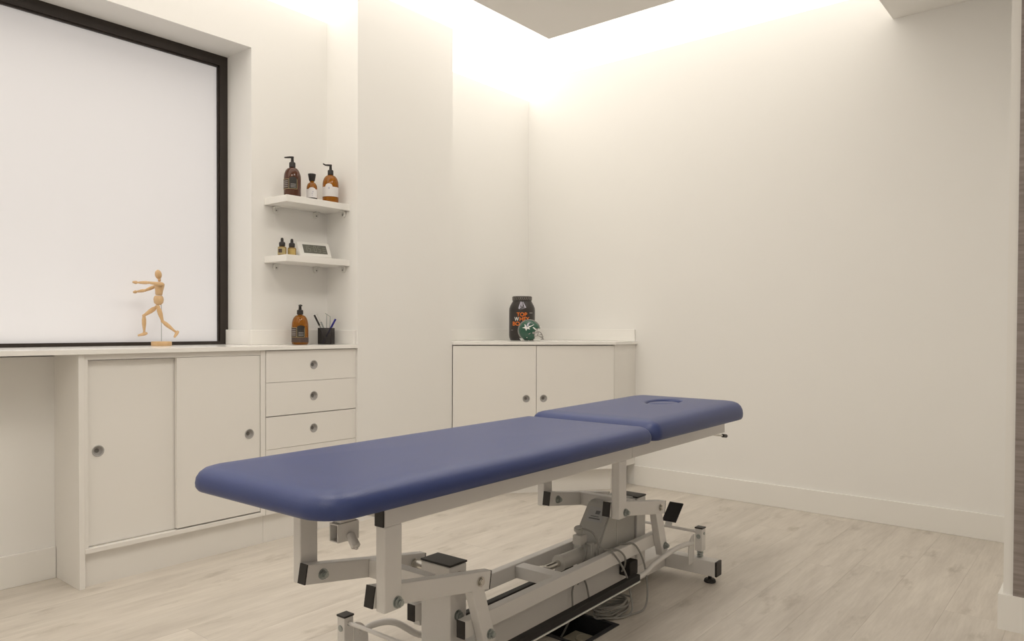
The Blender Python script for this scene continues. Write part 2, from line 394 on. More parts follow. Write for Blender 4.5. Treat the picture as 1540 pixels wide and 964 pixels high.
for k in range(4):
    z1 = ZZ[k] - (.0016 if k else .001) - (.0025 if k == 2 else 0); z0 = ZZ[k+1]
    kz = (.818, .667, .510, .30)[k] - z0
    yo = (0, 0, .001, .002)[k]
    d = holed_panel(2.4135-1.8975, z1-z0, .018, 2.157-1.8975, kz, .0205).build('drawer', CABI, dr)
    d.location = (1.8975-2.155, yo, z0)
    finger_pull(d, 2.157-1.8975, kz, .0205, .018)
ct = thing('countertop', 'long white glossy countertop under the frosted window with low upstand', 'countertop', (1.5, YF, CT0))
s_ = P(ct)
MB().prism([(0.103, 3.008, CT0), (2.4145, 3.008, CT0), (2.4145, YW-.0005, CT0), (1.9715, YW-.0005, CT0), (1.9715, WYP-.013, CT0), (.103, WYP-.013, CT0)], (0, 0, CT1-CT0), .0012).build('slab', COUNTER, ct, shift=s_)
BT = .986
MB().box(1.957, 1.9715, YW+.0, WYP-.014, CT1+.0002, BT, .002).build('upstand', COUNTER, ct, shift=s_)
MB().box(1.957, 2.4145, YW-.0145, YW-.0005, CT1+.0002, BT, .002).build('upstand', COUNTER, ct, shift=s_)
MB().box(2.4, 2.4145, 3.022, YW-.015, CT1+.0002, BT, .002).build('upstand', COUNTER, ct, shift=s_)

# ------------------------------------------------------------------ diagonal corner cabinet
A0 = Vector((3.1085, 3.010, 0)); A1 = Vector((3.892, 2.388, 0))
dd = (A1-A0).normalized(); nn = Vector((-dd.y, dd.x, 0))      # nn points into the corner
if nn.y < 0: nn = -nn
cc = thing('corner_cabinet', 'white two-door cabinet set diagonally across the room corner', 'cabinet', (A0+A1)/2)
Lc = (A1-A0).length; angc = math.atan2(dd.y, dd.x)
s_ = P(cc)
C0, C1 = .900, .918
q0, q1 = A0 + nn*.022, A1 + nn*.022
MB().prism([(3.1085, 3.045, .135), (q0.x+.03, q0.y, .135), (3.915, 2.41, .135), (4.147, 2.41, .135), (4.147, 3.264, .135), (3.1085, 3.264, .135)], (0, 0, C0-.136)).build('body', CABI, cc, shift=s_)
MB().box(3.894, 4.1475, 2.388, 2.4085, .135, C0-.0005, .001).build('side_panel', CABI, cc, shift=s_)
k0, k1 = A0 + nn*.06 + dd*.05, A1 + nn*.06
MB().prism([(k0.x, k0.y, 0), (k1.x, k1.y, 0), (4.13, 2.45, 0), (4.13, 2.50, 0), (k1.x, k1.y+.05, 0), (k0.x, k0.y+.03, 0)], (0, 0, .1345)).build('kickboard', CABI, cc, shift=s_)
half = Lc*.507
for i, (s0, s1, kx) in enumerate(((.004, half-.0015, half-.062), (half+.0015, Lc-.003, half+.045))):
    d = holed_panel(s1-s0, .894-.139, .018, kx-s0, .578-.139, .021).build('cabinet_door', CABI, cc)
    p = A0 + dd*s0 - (A0+A1)/2; d.location = (p.x, p.y, .139); d.rotation_euler = (0, 0, angc)
    finger_pull(d, kx-s0, .578-.139, .021, .018)
cct = thing('corner_countertop', 'white countertop with low upstand on the diagonal corner cabinet', 'countertop', (3.7, 2.9, C0))
s_ = P(cct)
f0, f1 = A0 - nn*.012, A1 - nn*.012
MB().prism([(3.1085, 3.004, C0), (f1.x-.004, 2.374, C0), (4.1475, 2.374, C0), (4.1475, 3.2645, C0), (3.1085, 3.2645, C0)], (0, 0, C1-C0), .0012).build('slab', COUNTER, cct, shift=s_)
MB().box(3.1085, 4.133, 3.2505, 3.2645, C1+.0002, .992, .002).build('upstand', COUNTER, cct, shift=s_)
MB().box(4.1335, 4.1475, 2.390, 3.2645, C1+.0002, .994, .002).build('upstand', COUNTER, cct, shift=s_)
MB().box(3.1085, 3.1225, 3.03, 3.250, C1+.0002, .992, .002).build('upstand', COUNTER, cct, shift=s_)

# ------------------------------------------------------------------ two wall shelves in the alcove
for zt, lab in ((1.633, 'upper white wall shelf holding the larger pump bottles'), (1.348, 'lower white wall shelf holding dropper bottles and digital clock')):
    sh = thing('wall_shelf', lab, 'shelf', (2.22, YW, zt-.032), group='white shelves in the alcove')
    s_ = P(sh)
    MB().box(2.040, 2.4145, 3.073, YW-.0005, zt-.032, zt, .0012).build('board', SHELFM, sh, shift=s_)
    for (cx, cy, ax) in ((2.10, YW, 'y'), (2.338, YW, 'y'), (2.4145, 3.115, 'x')):
        b = MB(); z = zt-.0325
        if ax == 'y':
            b.cyl((cx, cy-.0005, z-.020), (cx, cy-.014, z-.020), .0125, 18, bev=.002).box(cx-.0125, cx+.0125, cy-.014, cy-.0005, z-.020, z, .001).box(cx-.0125, cx+.0125, cy-.03, cy-.0005, z-.004, z, .001)
            c = MB().cyl((cx, cy-.0142, z-.020), (cx, cy-.0155, z-.020), .0035, 12)
        else:
            b.cyl((cx-.0005, cy, z-.020), (cx-.014, cy, z-.020), .0125, 18, bev=.002).box(cx-.014, cx-.0005, cy-.0125, cy+.0125, z-.020, z, .001).box(cx-.03, cx-.0005, cy-.0125, cy+.0125, z-.004, z, .001)
            c = MB().cyl((cx-.0142, cy, z-.020), (cx-.0155, cy, z-.020), .0035, 12)
        br = b.build('bracket', WHITEPL, sh, shift=s_); c.build('screw', PULLD, br, shift=s_)
# ------------------------------------------------------------------ treatment table
TH = math.radians(1.4); AC, BC = 2.0, 1.41
bedloc = (AC*math.cos(TH) - BC*math.sin(TH), AC*math.sin(TH) + BC*math.cos(TH), 0)
bed = thing('treatment_table', 'electric treatment table with two-section blue vinyl top and white steel frame', 'treatment table', bedloc, TH)
SH = (-AC, -BC, 0)
def bp(b, name, material, parent=None, smooth=False): return b.build(name, material, parent or bed, smooth, SH)

def rrect(a0, a1, b0, b1, radii, d, n=10):
    """rounded rectangle inset by d; radii for corners (a0b0, a1b0, a1b1, a0b1)"""
    a0, a1, b0, b1 = a0+d, a1-d, b0+d, b1-d; out = []
    for (cx, cy, sx, sy, st), r in zip(((a0, b0, 1, 1, PI), (a1, b0, -1, 1, 1.5*PI), (a1, b1, -1, -1, 0), (a0, b1, 1, -1, .5*PI)), radii):
        r = max(r-d, .004); px, py = cx+sx*r, cy+sy*r
        for k in range(n+1):
            t = st + k/n*PI/2; out.append((px + r*math.cos(t), py + r*math.sin(t)))
    return out
def subdivide(o, step):
    out = []
    for i, p in enumerate(o):
        q = o[(i+1) % len(o)]; L = math.dist(p, q); m = max(1, int(L/step))
        for k in range(m): out.append((p[0]+(q[0]-p[0])*k/m, p[1]+(q[1]-p[1])*k/m))
    return out
def cushion(a0, a1, b0, b1, z0, prof, radii, ztop=lambda a, b: 0., hole=None):
    base = rrect(a0, a1, b0, b1, radii, 0.)
    # one subdivision pattern for every ring, so rings match vertex for vertex
    pat = []
    for i, p in enumerate(base):
        q = base[(i+1) % len(base)]; pat.append(max(1, int(math.dist(p, q)/.05)))
    def ring(d):
        o = rrect(a0, a1, b0, b1, radii, d); out = []
        for i, p in enumerate(o):
            q = o[(i+1) % len(o)]
            for k in range(pat[i]): out.append((p[0]+(q[0]-p[0])*k/pat[i], p[1]+(q[1]-p[1])*k/pat[i]))
        return out
    rings = []
    for d, z in prof:
        frac = max(0, min(1, z/prof[-1][1]))
        rings.append([(x, y_, z0+z+frac*ztop(x, y_)) for x, y_ in ring(d)])
    last = rings[-1]; zl = z0+prof[-1][1]
    if hole: hc, ha, hb = hole
    else: hc, ha, hb = ((a0+a1)/2, (b0+b1)/2), .002, .002
    inner = []
    for x, y_, _ in last:
        t = math.atan2((y_-hc[1])/hb, (x-hc[0])/ha) if hole else math.atan2(y_-hc[1], x-hc[0])
        inner.append((math.cos(t), math.sin(t)))
    steps = 12
    def er(k): return [(hc[0]+ha*k*c, hc[1]+hb*k*s) for c, s in inner]
    lip = er(1.22) if hole else er(1.0)
    for s in range(1, steps+1):
        f = s/steps
        rings.append([(x+(lx-x)*f, y_+(ly-y_)*f, zl+.004*math.sin(f*PI/2)*(1 if not hole else .6)+ztop(x+(lx-x)*f, y_+(ly-y_)*f)) for (x, y_, _), (lx, ly) in zip(last, lip)])
    if hole:
        for k, dz in ((1.12, -.001), (1.05, -.005), (1.0, -.013), (.985, -.028), (.98, -.045)):
            rings.append([(x, y_, zl+.0024+dz+ztop(x, y_)) for x, y_ in er(k)])
    V = [v for r in rings for v in r]; n = len(last); Fc = []
    for i in range(len(rings)-1):
        for k in range(n): Fc.append((i*n+k, i*n+(k+1) % n, (i+1)*n+(k+1) % n, (i+1)*n+k))
    Fc.append(tuple(range(n))[::-1]); Fc.append(tuple(range((len(rings)-1)*n, len(rings)*n)))
    b = MB().raw(V, Fc); bmesh.ops.recalc_face_normals(b.bm, faces=b.bm.faces); return b
PR = [(.016, 0), (.006, .003), (.001, .010), (0, .020), (.002, .031), (.009, .042), (.020, .050), (.036, .0545), (.060, .057)]
ZB = .617
c1 = bp(cushion(.885, 2.243, 1.140, 1.682, ZB, PR, (.085, .045, .045, .085)), 'cushion', VINYL, None, True); sub(c1, 'long blue body section of the padded top')
PRH = [(d, z*1.10) for d, z in PR]
hz = lambda a, b: .006 + .010*max(0, (a-2.25)/.85)
HOLE = ((2.83, 1.405), .105, .062)
c2 = bp(cushion(2.249, 3.100, 1.140, 1.682, ZB, PRH, (.045, .085, .085, .045), hz, HOLE), 'cushion', VINYL, None, True); sub(c2, 'short blue head section with face hole')
pg = MB().lathe([(0, -.03), (.97, -.03), (.985, -.012), (.95, -.004), (.85, .0005), (.6, .003), (0, .004)], 40)
pg.bm.transform(Matrix.Translation((HOLE[0][0], HOLE[0][1], ZB+.0625+hz(2.83, 0)-.004)) @ Matrix.Rotation(math.radians(2.0), 4, 'Y') @ Matrix.Diagonal((HOLE[1]*.97, HOLE[2]*.97, 1, 1)))
bp(pg, 'face_plug', VINYL, c2, True)
# backing boards under the upholstery
bp(MB().box(1.02, 2.20, 1.25, 1.57, ZB-.012, ZB+.002, .002), 'backing_board', BLACKP, c1)
bp(MB().box(2.30, 2.98, 1.25, 1.57, ZB-.012, ZB+.002, .002), 'backing_board', BLACKP, c2)

# top frame
B0, B1 = 1.240, 1.580
ZR0, ZR1 = .550, .6045
for bb in (B0, B1-.03):
    r = bp(MB().box(1.124, 2.262, bb, bb+.03, ZR0, ZR1, .003), 'side_rail', STEELW)
    bp(MB().box(1.1195, 1.1238, bb+.0005, bb+.0295, ZR0+.0005, ZR1-.0005, .001), 'end_cap', BLACKP, r)
    r2 = bp(MB().box(2.264, 3.078, bb, bb+.03, ZR0+.001, ZR1, .003), 'head_rail', STEELW)
    bp(MB().box(3.0782, 3.0815, bb+.0005, bb+.0295, ZR0+.002, ZR1-.001), 'end_cap', STEELW, r2)
for a in (1.14, 2.20, 2.30, 2.98):
    bp(MB().box(a, a+.03, B0+.0305, B1-.0305, ZR0+.012, ZR1-.002, .002), 'cross_rail', STEELW)
def bolt(a, b, z, s, parent, r=.0115):
    """s=-1: head towards the near side"""
    o = bp(MB().cyl((a, b, z), (a, b+s*.002, z), r*1.22, 20).cyl((a, b+s*.002, z), (a, b+s*.010, z), r, 6, bev=.001).cyl((a, b+s*.010, z), (a, b+s*.016, z), r*.62, 14, bev=.001), 'bolt', ZINC, parent, True)
    return o
PT = .030
for a0, a1 in ((1.124, 1.177), (2.173, 2.224)):
    for bb, near in ((B0, True), (B1-PT, False)):
        p = bp(MB().box(a0, a1, bb, bb+PT, .354, ZR0+.001, .003), 'post', STEELW)
        if near: bolt(a1-.014 if a0 < 2 else a1-.008, bb, .372, -1, p)
# swing arms, bell cranks and their cross tubes
AB_N, AB_F = 1.2855, 1.5345          # arm centre lines across the table
for base, in ((0.,), (1.0465,)):
    for bc_, near in ((AB_N, True), (AB_F, False)):
        p0, p1 = Vector((1.118+base, bc_, .386)), Vector((1.536+base, bc_, .3165))
        d = (p1-p0).normalized()
        arm = bp(MB().bar(p0+d*.004, p1-d*.003, .029, .050, bev=.0025), 'swing_arm', STEELW)
        bp(MB().bar(p0, p0+d*.0038, .028, .049), 'end_cap', BLACKP, arm)
        bp(MB().bar(p1-d*.0028, p1, .028, .049), 'end_cap', BLACKP, arm)
        piv = p0 + d*.378
        bp(MB().cyl((piv.x, bc_-.0145, piv.z), (piv.x, bc_-.019, piv.z), .0135, 20, bev=.001).cyl((piv.x, bc_-.019, piv.z), (piv.x, bc_-.024, piv.z), .010, 16, bev=.002), 'pivot_pin', CHROME, arm, True)
        if not near: bolt(p0.x+.052, bc_-.0148, p0.z-.010, -1, arm)
        cr = bp(MB().bar((1.478+base, bc_, .318), (1.538+base, bc_, .140), .0285, .046, bev=.0025), 'crank', STEELW)
        bolt(1.533+base, bc_-.0145, .170, -1, cr)
    bp(MB().bar((1.335+base, AB_N+.0146, .352), (1.335+base, AB_F-.0146, .352), .030, .049, side=(1, 0, 0), bev=.002), 'arm_crossbar', STEELW)
    bp(MB().cyl((1.492+base, AB_N+.0146, .322), (1.492+base, 1.3495, .322), .013, 16), 'pivot_axle', CHROME, None, True)
    bp(MB().cyl((1.492+base, 1.4605, .322), (1.492+base, AB_F-.0146, .322), .013, 16), 'pivot_axle', CHROME, None, True)
    # column
    cl = bp(MB().box(1.458+base, 1.526+base, 1.350, 1.460, .0905, .352, .004), 'column', STEELW)
    bp(MB().box(1.4565+base, 1.5275+base, 1.3485, 1.4615, .3522, .358, .002), 'end_cap', BLACKP, cl)
    if not base: bolt(1.49, 1.350, .215, -1, cl, .012)
# lifting rails between the two cranks
for bc_ in (1.3155, 1.5045):
    lr = bp(MB().box(1.466, 2.610, bc_-.0145, bc_+.0145, .168, .216, .0025), 'lift_rail', STEELW)
    bp(MB().box(1.4615, 1.4658, bc_-.014, bc_+.014, .1685, .2155, .001), 'end_cap', BLACKP, lr)
    bp(MB().box(2.6102, 2.614, bc_-.014, bc_+.014, .1685, .2155, .001), 'end_cap', BLACKP, lr)
bp(MB().box(1.925, 1.972, 1.3305, 1.4895, .172, .212, .002), 'rail_crossbar', STEELW)
# base
bp(MB().box(1.335, 2.745, 1.350, 1.460, .032, .0902, .003), 'base_beam', STEELW)
bp(MB().box(1.56, 2.48, 1.346, 1.3495, .050, .150, .001).box(1.56, 2.48, 1.346, 1.36, .146, .150, .001), 'cable_tray', STEELW)
for ac, in ((1.310,), (2.770,)):
    bf = bp(MB().box(ac-.025, ac+.025, 1.140, 1.680, .030, .0895, .003), 'base_foot', STEELW)
    for be, s in ((1.140, -1), (1.680, 1)):
        bp(MB().box(ac-.0245, ac+.0245, min(be, be+s*.008), max(be, be+s*.008), .0305, .089, .002), 'end_cap', BLACKP, bf)
        pb = be - s*.03
        bp(MB().cyl((ac, pb, .0005), (ac, pb, .013), .024, 24, r1=.021, bev=.002).cyl((ac, pb, .013), (ac, pb, .0305), .007, 12), 'foot_pad', BLACKR, bf, True)
    for pb, s in ((1.212, -1), (1.604, 1)):
        pp = bp(MB().box(ac-.016, ac+.016, pb-.0155, pb+.0155, .118, .206, .002), 'pedal_post', STEELW)
        bp(MB().box(ac-.0175, ac+.0175, pb-.017, pb+.017, .2062, .2115, .0015), 'end_cap', BLACKP, pp)
        bp(MB().cyl((ac-.0160, pb, .176), (ac-.0185, pb, .176), .009, 14, bev=.001).cyl((ac, pb-.0155, .188), (ac, pb-.0185, .188), .006, 6), 'bolt', ZINC, pp, True)
        pts = [(ac+.011*math.cos(t*.5), pb+.011*math.sin(t*.5), .0905+.0275*t/50) for t in range(51)]
        bp(MB().tube(pts, .0022, 6), 'spring', ZINC, pp, True)
        bp(MB().cyl((ac, pb, .09), (ac, pb, .118), .006, 10), 'spring_pin', CHROME, pp, True)
    bp(MB().cyl((ac, 1.2275, .190), (ac, 1.5925, .190), .0055, 14), 'pedal_rod', STEELW, None, True)
pd = bp(MB().bar((2.778, 1.352, .208), (2.850, 1.352, .272), .062, .006, bev=.002), 'foot_pedal', BLACKR)
bp(MB().bar((2.768, 1.352, .186), (2.780, 1.352, .207), .03, .005, bev=.001), 'pedal_arm', STEELW, pd)
# switch bars along both sides
for s, bb, zz, pb in ((-1, 1.262, .108, 1.232), (1, 1.546, .084, 1.588)):
    path = smooth_path([(1.345, pb, .150), (1.40, pb, .158), (1.46, (pb+bb)/2, .150), (1.54, bb, zz+.010), (1.62, bb, zz), (2.0, bb, zz), (2.36, bb, zz), (2.47, bb, zz+.018), (2.58, (pb+bb)/2, .150), (2.65, pb, .160), (2.735, pb, .150)], 6)
    sb = bp(MB().tube(path, .0095, 12), 'switch_bar', STEELW, None, True)
    bp(MB().box(1.56, 2.345, bb-.0125, bb+.0125, zz-.006, zz+.0165, .003), 'rubber_sleeve', BLACKR, sb)
    bp(MB().box(1.56, 2.345, bb-.0135, bb+.0135, zz-.0115, zz-.0065, .001), 'edge_strip', WHITEPL, sb)
    for ac, dx in ((1.310, 1), (2.770, -1)):
        x = ac+dx*.0185; pts = []
        for k in range(13):
            t = PI/2 + dx*0 + k/12*PI/2
            pts.append((x+dx*(.0+.045*-math.cos(t)), pb, .135+.050*math.sin(t)))
        pts = [(x, pb, .185)] + [(x+dx*.05*math.sin(k/8*PI/2), pb, .125+.060*math.cos(k/8*PI/2)) for k in range(1, 9)] + [(x+dx*.048, pb, .072), (x, pb, .072)]
        bp(MB().prism(pts, (0, s*.004, 0)), 'lever_plate', STEELW, sb)
# drive: motor housing, cylinder, rod
mh = bp(MB().prism([(2.330, 1.352, .362), (2.268, 1.352, .288), (2.226, 1.352, .222), (2.222, 1.352, .1505), (2.490, 1.352, .1505), (2.490, 1.352, .362)], (0, .108, 0), .006), 'motor_housing', GREYP)
d = (Vector((2.268, 0, .288))-Vector((2.330, 0, .362))).normalized()
nrm = Vector((-abs(d.z), 0, abs(d.x))).normalized()
def on_face(t, b, lift): p = Vector((2.330, b, .362)) + d*t + nrm*lift; return p
st = MB(); q = [on_face(.022, 1.372, .0004), on_face(.080, 1.372, .0004), on_face(.080, 1.440, .0004), on_face(.022, 1.440, .0004)]
st.prism(q, nrm*.0006); stick = bp(st, 'sticker', STICK, mh)
sk = MB()
for t0, t1, b0_, b1_ in ((.066, .071, 1.384, 1.430), (.058, .061, 1.392, 1.425), (.036, .050, 1.392, 1.41)):
    sk.prism([on_face(t0, b0_, .0011), on_face(t1, b0_, .0011), on_face(t1, b1_, .0011), on_face(t0, b1_, .0011)], nrm*.0003)
bp(sk, 'sticker_print', STICKD, stick)
bp(MB().box(2.352, 2.356, 1.3505, 1.3525, .17, .35), 'seam', GREYL, mh)
bp(MB().cyl((2.235, 1.415, .196), (2.075, 1.415, .199), .025, 24, bev=.003).cyl((2.078, 1.415, .199), (2.068, 1.415, .199), .028, 24, bev=.002), 'actuator_tube', GREYL, None, True)
bp(MB().cyl((2.07, 1.415, .199), (1.985, 1.415, .2), .0115, 18).box(1.972, 1.992, 1.40, 1.43, .188, .211, .002), 'actuator_rod', CHROME, None, True)
bp(MB().box(2.175, 2.215, 1.392, 1.428, .238, .272, .003), 'plug_block', GREYL)
bp(MB().cyl((2.195, 1.41, .272), (2.190, 1.41, .284), .012, 16).cyl((2.190, 1.41, .284), (2.186, 1.41, .300), .017, 20, bev=.003), 'release_knob', GREYP, None, True)
bp(MB().box(2.20, 2.2245, 1.365, 1.40, .185, .245, .004).box(2.21, 2.235, 1.362, 1.392, .21, .24, .002), 'plug_socket', GREYP)
# bundle of plugs under the table
bp(MB().box(2.36, 2.42, 1.30, 1.345, .098, .150, .004), 'control_box', BLACKP)
# cables
def cable(pts, r=.0034, m=CABLE, n=8): return bp(MB().tube(smooth_path(pts, n), r, 8), 'cable', m, None, True)
cable([(2.186, 1.405, .298), (2.20, 1.36, .285), (2.215, 1.335, .235), (2.235, 1.300, .218), (2.27, 1.272, .15), (2.29, 1.262, .08), (2.27, 1.245, .012), (2.20, 1.27, .006), (2.19, 1.34, .006), (2.26, 1.37, .006), (2.33, 1.33, .01)])
cable([(2.20, 1.388, .242), (2.18, 1.372, .225), (2.165, 1.375, .19), (2.15, 1.40, .15), (2.10, 1.39, .1), (2.06, 1.345, .15), (2.03, 1.333, .13), (2.02, 1.325, .08), (2.03, 1.345, .03), (2.04, 1.38, -.03), (2.03, 1.395, -.055)], .0032)
cable([(2.30, 1.345, .16), (2.32, 1.33, .215), (2.35, 1.318, .2195), (2.39, 1.296, .21), (2.42, 1.275, .14), (2.40, 1.25, .05), (2.35, 1.235, .006), (2.28, 1.24, .005), (2.23, 1.275, .005), (2.25, 1.33, .006)], .0034)
cable([(2.24, 1.345, .19), (2.245, 1.33, .2185), (2.27, 1.30, .2195), (2.30, 1.288, .19), (2.32, 1.30, .15), (2.345, 1.325, .12)], .0034)
for k in range(7):
    cx, cy = 2.255+random.uniform(-.012, .012), 1.315+random.uniform(-.008, .008); ra = .085+random.uniform(-.012, .015); rb = .045+random.uniform(-.008, .008)
    zz = .0045+.0062*k
    pts = [(cx+ra*math.cos(2*PI*j/20), cy+rb*math.sin(2*PI*j/20), zz+.002*math.sin(j*1.7+k)) for j in range(20)]
    bp(MB().tube(smooth_path(pts, 3, True), .0032, 8, True), 'cable', CABLE, None, True)
cable([(2.08, 1.345, .14), (2.10, 1.338, .155), (2.12, 1.335, .13), (2.14, 1.33, .06), (2.18, 1.33, .02)], .0032)
# clamp for a paper roll holder under the foot end
cb = bp(MB().box(1.115, 1.178, 1.392, 1.395, .489, .533).box(1.115, 1.178, 1.421, 1.424, .489, .533).box(1.115, 1.178, 1.395, 1.421, .489, .492).box(1.115, 1.178, 1.395, 1.421, .530, .533), 'roll_holder_clamp', STEELW)
bp(MB().box(1.123, 1.170, 1.394, 1.422, .5332, .604, .002), 'stem', STEELW, cb)
bp(MB().cyl((1.152, 1.393, .503), (1.148, 1.366, .478), .0115, 20, bev=.002).cyl((1.148, 1.368, .480), (1.147, 1.362, .474), .004, 12), 'clamp_screw', STEELW, cb, True)
# release lever at the head end
lv = bp(MB().cyl((2.98, 1.28, .553), (3.16, 1.28, .525), .0045, 12), 'release_lever', CHROME, None, True)
bp(MB().cyl((3.155, 1.28, .5258), (3.198, 1.28, .519), .008, 16, bev=.002), 'grip', BLACKP, lv, True)

# ------------------------------------------------------------------ floor socket box
fb = thing('floor_socket_box', 'open black floor socket box with ivory sockets under the treatment table', 'socket box', ((HX0+HX1)/2, (HY0+HY1)/2, 0))
s_ = P(fb)
g = .012
MB().box(HX0-g, HX1+g, HY0-g, HY0+.004, .0002, .004, .001).box(HX0-g, HX1+g, HY1-.004, HY1+g, .0002, .004, .001).box(HX0-g, HX0+.004, HY0+.004, HY1-.004, .0002, .004, .001).box(HX1-.004, HX1+g, HY0+.004, HY1-.004, .0002, .004, .001).build('frame', NAVY, fb, shift=s_)
MB().box(HX0+.001, HX0+.004, HY0+.001, HY1-.001, -.07, 0).box(HX1-.004, HX1-.001, HY0+.001, HY1-.001, -.07, 0).box(HX0+.004, HX1-.004, HY0+.001, HY0+.004, -.07, 0).box(HX0+.004, HX1-.004, HY1-.004, HY1-.001, -.07, 0).box(HX0+.001, HX1-.001, HY0+.001, HY1-.001, -.074, -.0705).build('recess', NAVY, fb, shift=s_)
pl = MB().box(HX0+.02, HX1-.02, HY0+.02, HY1-.045, -.070, -.048, .002).build('socket_plate', SOCK, fb, shift=s_)
for sx in (-.042, .042):
    MB().lathe([(.030, -.0478), (.030, -.044), (.026, -.043), (.024, -.046), (0, -.046)], 28, Matrix.Translation(((HX0+HX1)/2+sx, (HY0+HY1)/2-.012, 0))).build('socket', SOCK, pl, True, shift=s_)
# ------------------------------------------------------------------ bottles
def wrap(name, material, parent, r, a0, a1, z0, z1, t=.0006, n=10, arch=None):
    """label patch on a cylinder of radius r between angles a0..a1 and heights z0..z1; arch raises the middle"""
    V = []; Fc = []
    for rr in (r, r+t):
        for k in range(n+1):
            a = a0+(a1-a0)*k/n; f = 2*k/n-1
            zt = z1 + (arch*math.sqrt(max(0, 1-f*f)) if arch else 0)
            V += [(rr*math.cos(a), rr*math.sin(a), z0), (rr*math.cos(a), rr*math.sin(a), zt)]
    o = 2*(n+1)
    for k in range(n):
        i = 2*k
        Fc += [(i, i+1, i+3, i+2), (o+i, o+i+2, o+i+3, o+i+1), (i, i+2, o+i+2, o+i), (i+1, o+i+1, o+i+3, i+3)]
    Fc += [(0, o, o+1, 1), (2*n, 2*n+1, o+2*n+1, o+2*n)]
    b = MB().raw(V, Fc); bmesh.ops.recalc_face_normals(b.bm, faces=b.bm.faces)
    return b.build(name, material, parent)
def bottle_profile(R, H, Hs, rn):
    """cylinder R up to shoulder height Hs, round shoulder to neck radius rn at H"""
    p = [(0, 0), (R*.86, 0), (R*.97, .004), (R, .012), (R, Hs)]
    for k in range(1, 9):
        t = k/8*PI/2; p.append((rn + (R-rn)*math.cos(t)**.9 if k < 8 else rn, Hs + (H-Hs-.012)*math.sin(t)))
    p.append((rn, H)); p.append((0, H)); return p
def pump_head(parent, H, rn, ang, droop=0., s=1.):
    MB().lathe([(rn*1.35, H-.010), (rn*1.45, H-.009), (rn*1.45, H+.010*s), (rn*1.30, H+.014*s), (rn*.75, H+.016*s), (rn*.62, H+.034*s), (rn*.70, H+.036*s), (rn*.70, H+.043*s), (0, H+.0435*s)], 24).build('pump_collar', BLACKP, parent, True)
    c, s2 = math.cos(ang), math.sin(ang); z = H+.039*s
    MB().tube([(0, 0, z), (c*.012, s2*.012, z+.001), (c*.026, s2*.026, z-droop*.2), (c*.038, s2*.038, z-droop)], [.0055, .005, .0042, .0032], 10).build('pump_spout', BLACKP, parent, True)
VIEW = math.atan2(-.635, -.772)   # direction in which the labels face: out into the room
def pump_bottle(label, loc, R, H, Hs, rn, glass, spout, droop, kind, s=1., face=VIEW, dark=False):
    t = thing('pump_bottle', label, 'bottle', loc, 0)
    MB().lathe(bottle_profile(R, H, Hs, rn), 32).build('bottle', glass, t, True)
    pump_head(t, H, rn, spout, droop, s)
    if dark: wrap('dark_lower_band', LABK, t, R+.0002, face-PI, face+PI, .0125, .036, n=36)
    if kind == 'gold':
        z0, z1 = .037, .086
        l = wrap('label', LABK, t, R+.0003, face-1.35, face-.12, z0, z1); l2 = wrap('label', LABD, t, R+.0003, face-.10, face+.85, z0, z1, arch=.010)
        for zz in (z0, z1-.0012): wrap('gold_line', GOLD, l, R+.001, face-1.35, face-.12, zz, zz+.0016)
        wrap('gold_line', GOLD, l2, R+.001, face-.10, face+.85, z0, z0+.0016)
        wrap('gold_line', GOLD, l2, R+.001, face-.12, face-.085, z0, z1)
        wrap('gold_line', GOLD, l2, R+.001, face+.83, face+.87, z0, z1)
        for k in range(4): wrap('print_line', LABG, l, R+.001, face-1.25, face-.25, z0+.010+.009*k, z0+.013+.009*k)
        for k in range(3): wrap('print_line', LABG, l2, R+.001, face+.10, face+.70, z0+.008+.007*k, z0+.0105+.007*k)
    else:
        z0, z1 = .033, .082
        l = wrap('label', LABW, t, R+.0003, face-1.5, face+1.5, z0, z1, n=24)
        l2 = wrap('label', LABW, t, R+.0010, face-.45, face+.50, z0+.004, z1, arch=.016)
        wrap('emblem', LABLG, l2, R+.0019, face-.03, face+.14, z0+.036, z0+.046)
    return t
ZS1, ZS2 = 1.6333, 1.3483
pump_bottle('dark brown pump bottle with gold-lined label on upper shelf', (2.117, 3.140, ZS1), .0405, .158, .093, .0105, BROWNG, 2.35, .001, 'gold')
pump_bottle('amber pump bottle with white arched label on upper shelf', (2.344, 3.140, ZS1), .0405, .158, .093, .0100, AMBER, 2.35, -.008, 'white')
t = thing('oil_bottle', 'small amber bottle with flared black cap and white label on upper shelf', 'bottle', (2.232, 3.142, ZS1))
MB().lathe(bottle_profile(.0265, .103, .058, .0105), 28).build('bottle', AMBER, t, True)
MB().lathe([(0, .100), (.0135, .100), (.0150, .106), (.0195, .132), (.0190, .135), (0, .1355)], 24).build('cap', BLACKP, t, True)
l = wrap('label', LABW, t, .0268, VIEW-1.45, VIEW+1.45, .014, .056, n=20); l2 = wrap('label', LABW, t, .0274, VIEW-.35, VIEW+.9, .014, .056, arch=.008)
for k, (a, b_) in enumerate(((.30, .42), (.22, .40), (.34, .55))): wrap('print_line', LABLG, l2, .0281, VIEW+a, VIEW+b_, .022+.009*k, .027+.009*k)
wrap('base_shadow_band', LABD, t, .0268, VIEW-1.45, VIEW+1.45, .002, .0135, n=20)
pump_bottle('amber pump bottle with dark label standing on the long countertop', (2.178, 3.165, CT1+.0003), .0405, .160, .092, .0105, AMBER, VIEW+.5, .001, 'gold', .9, dark=True)
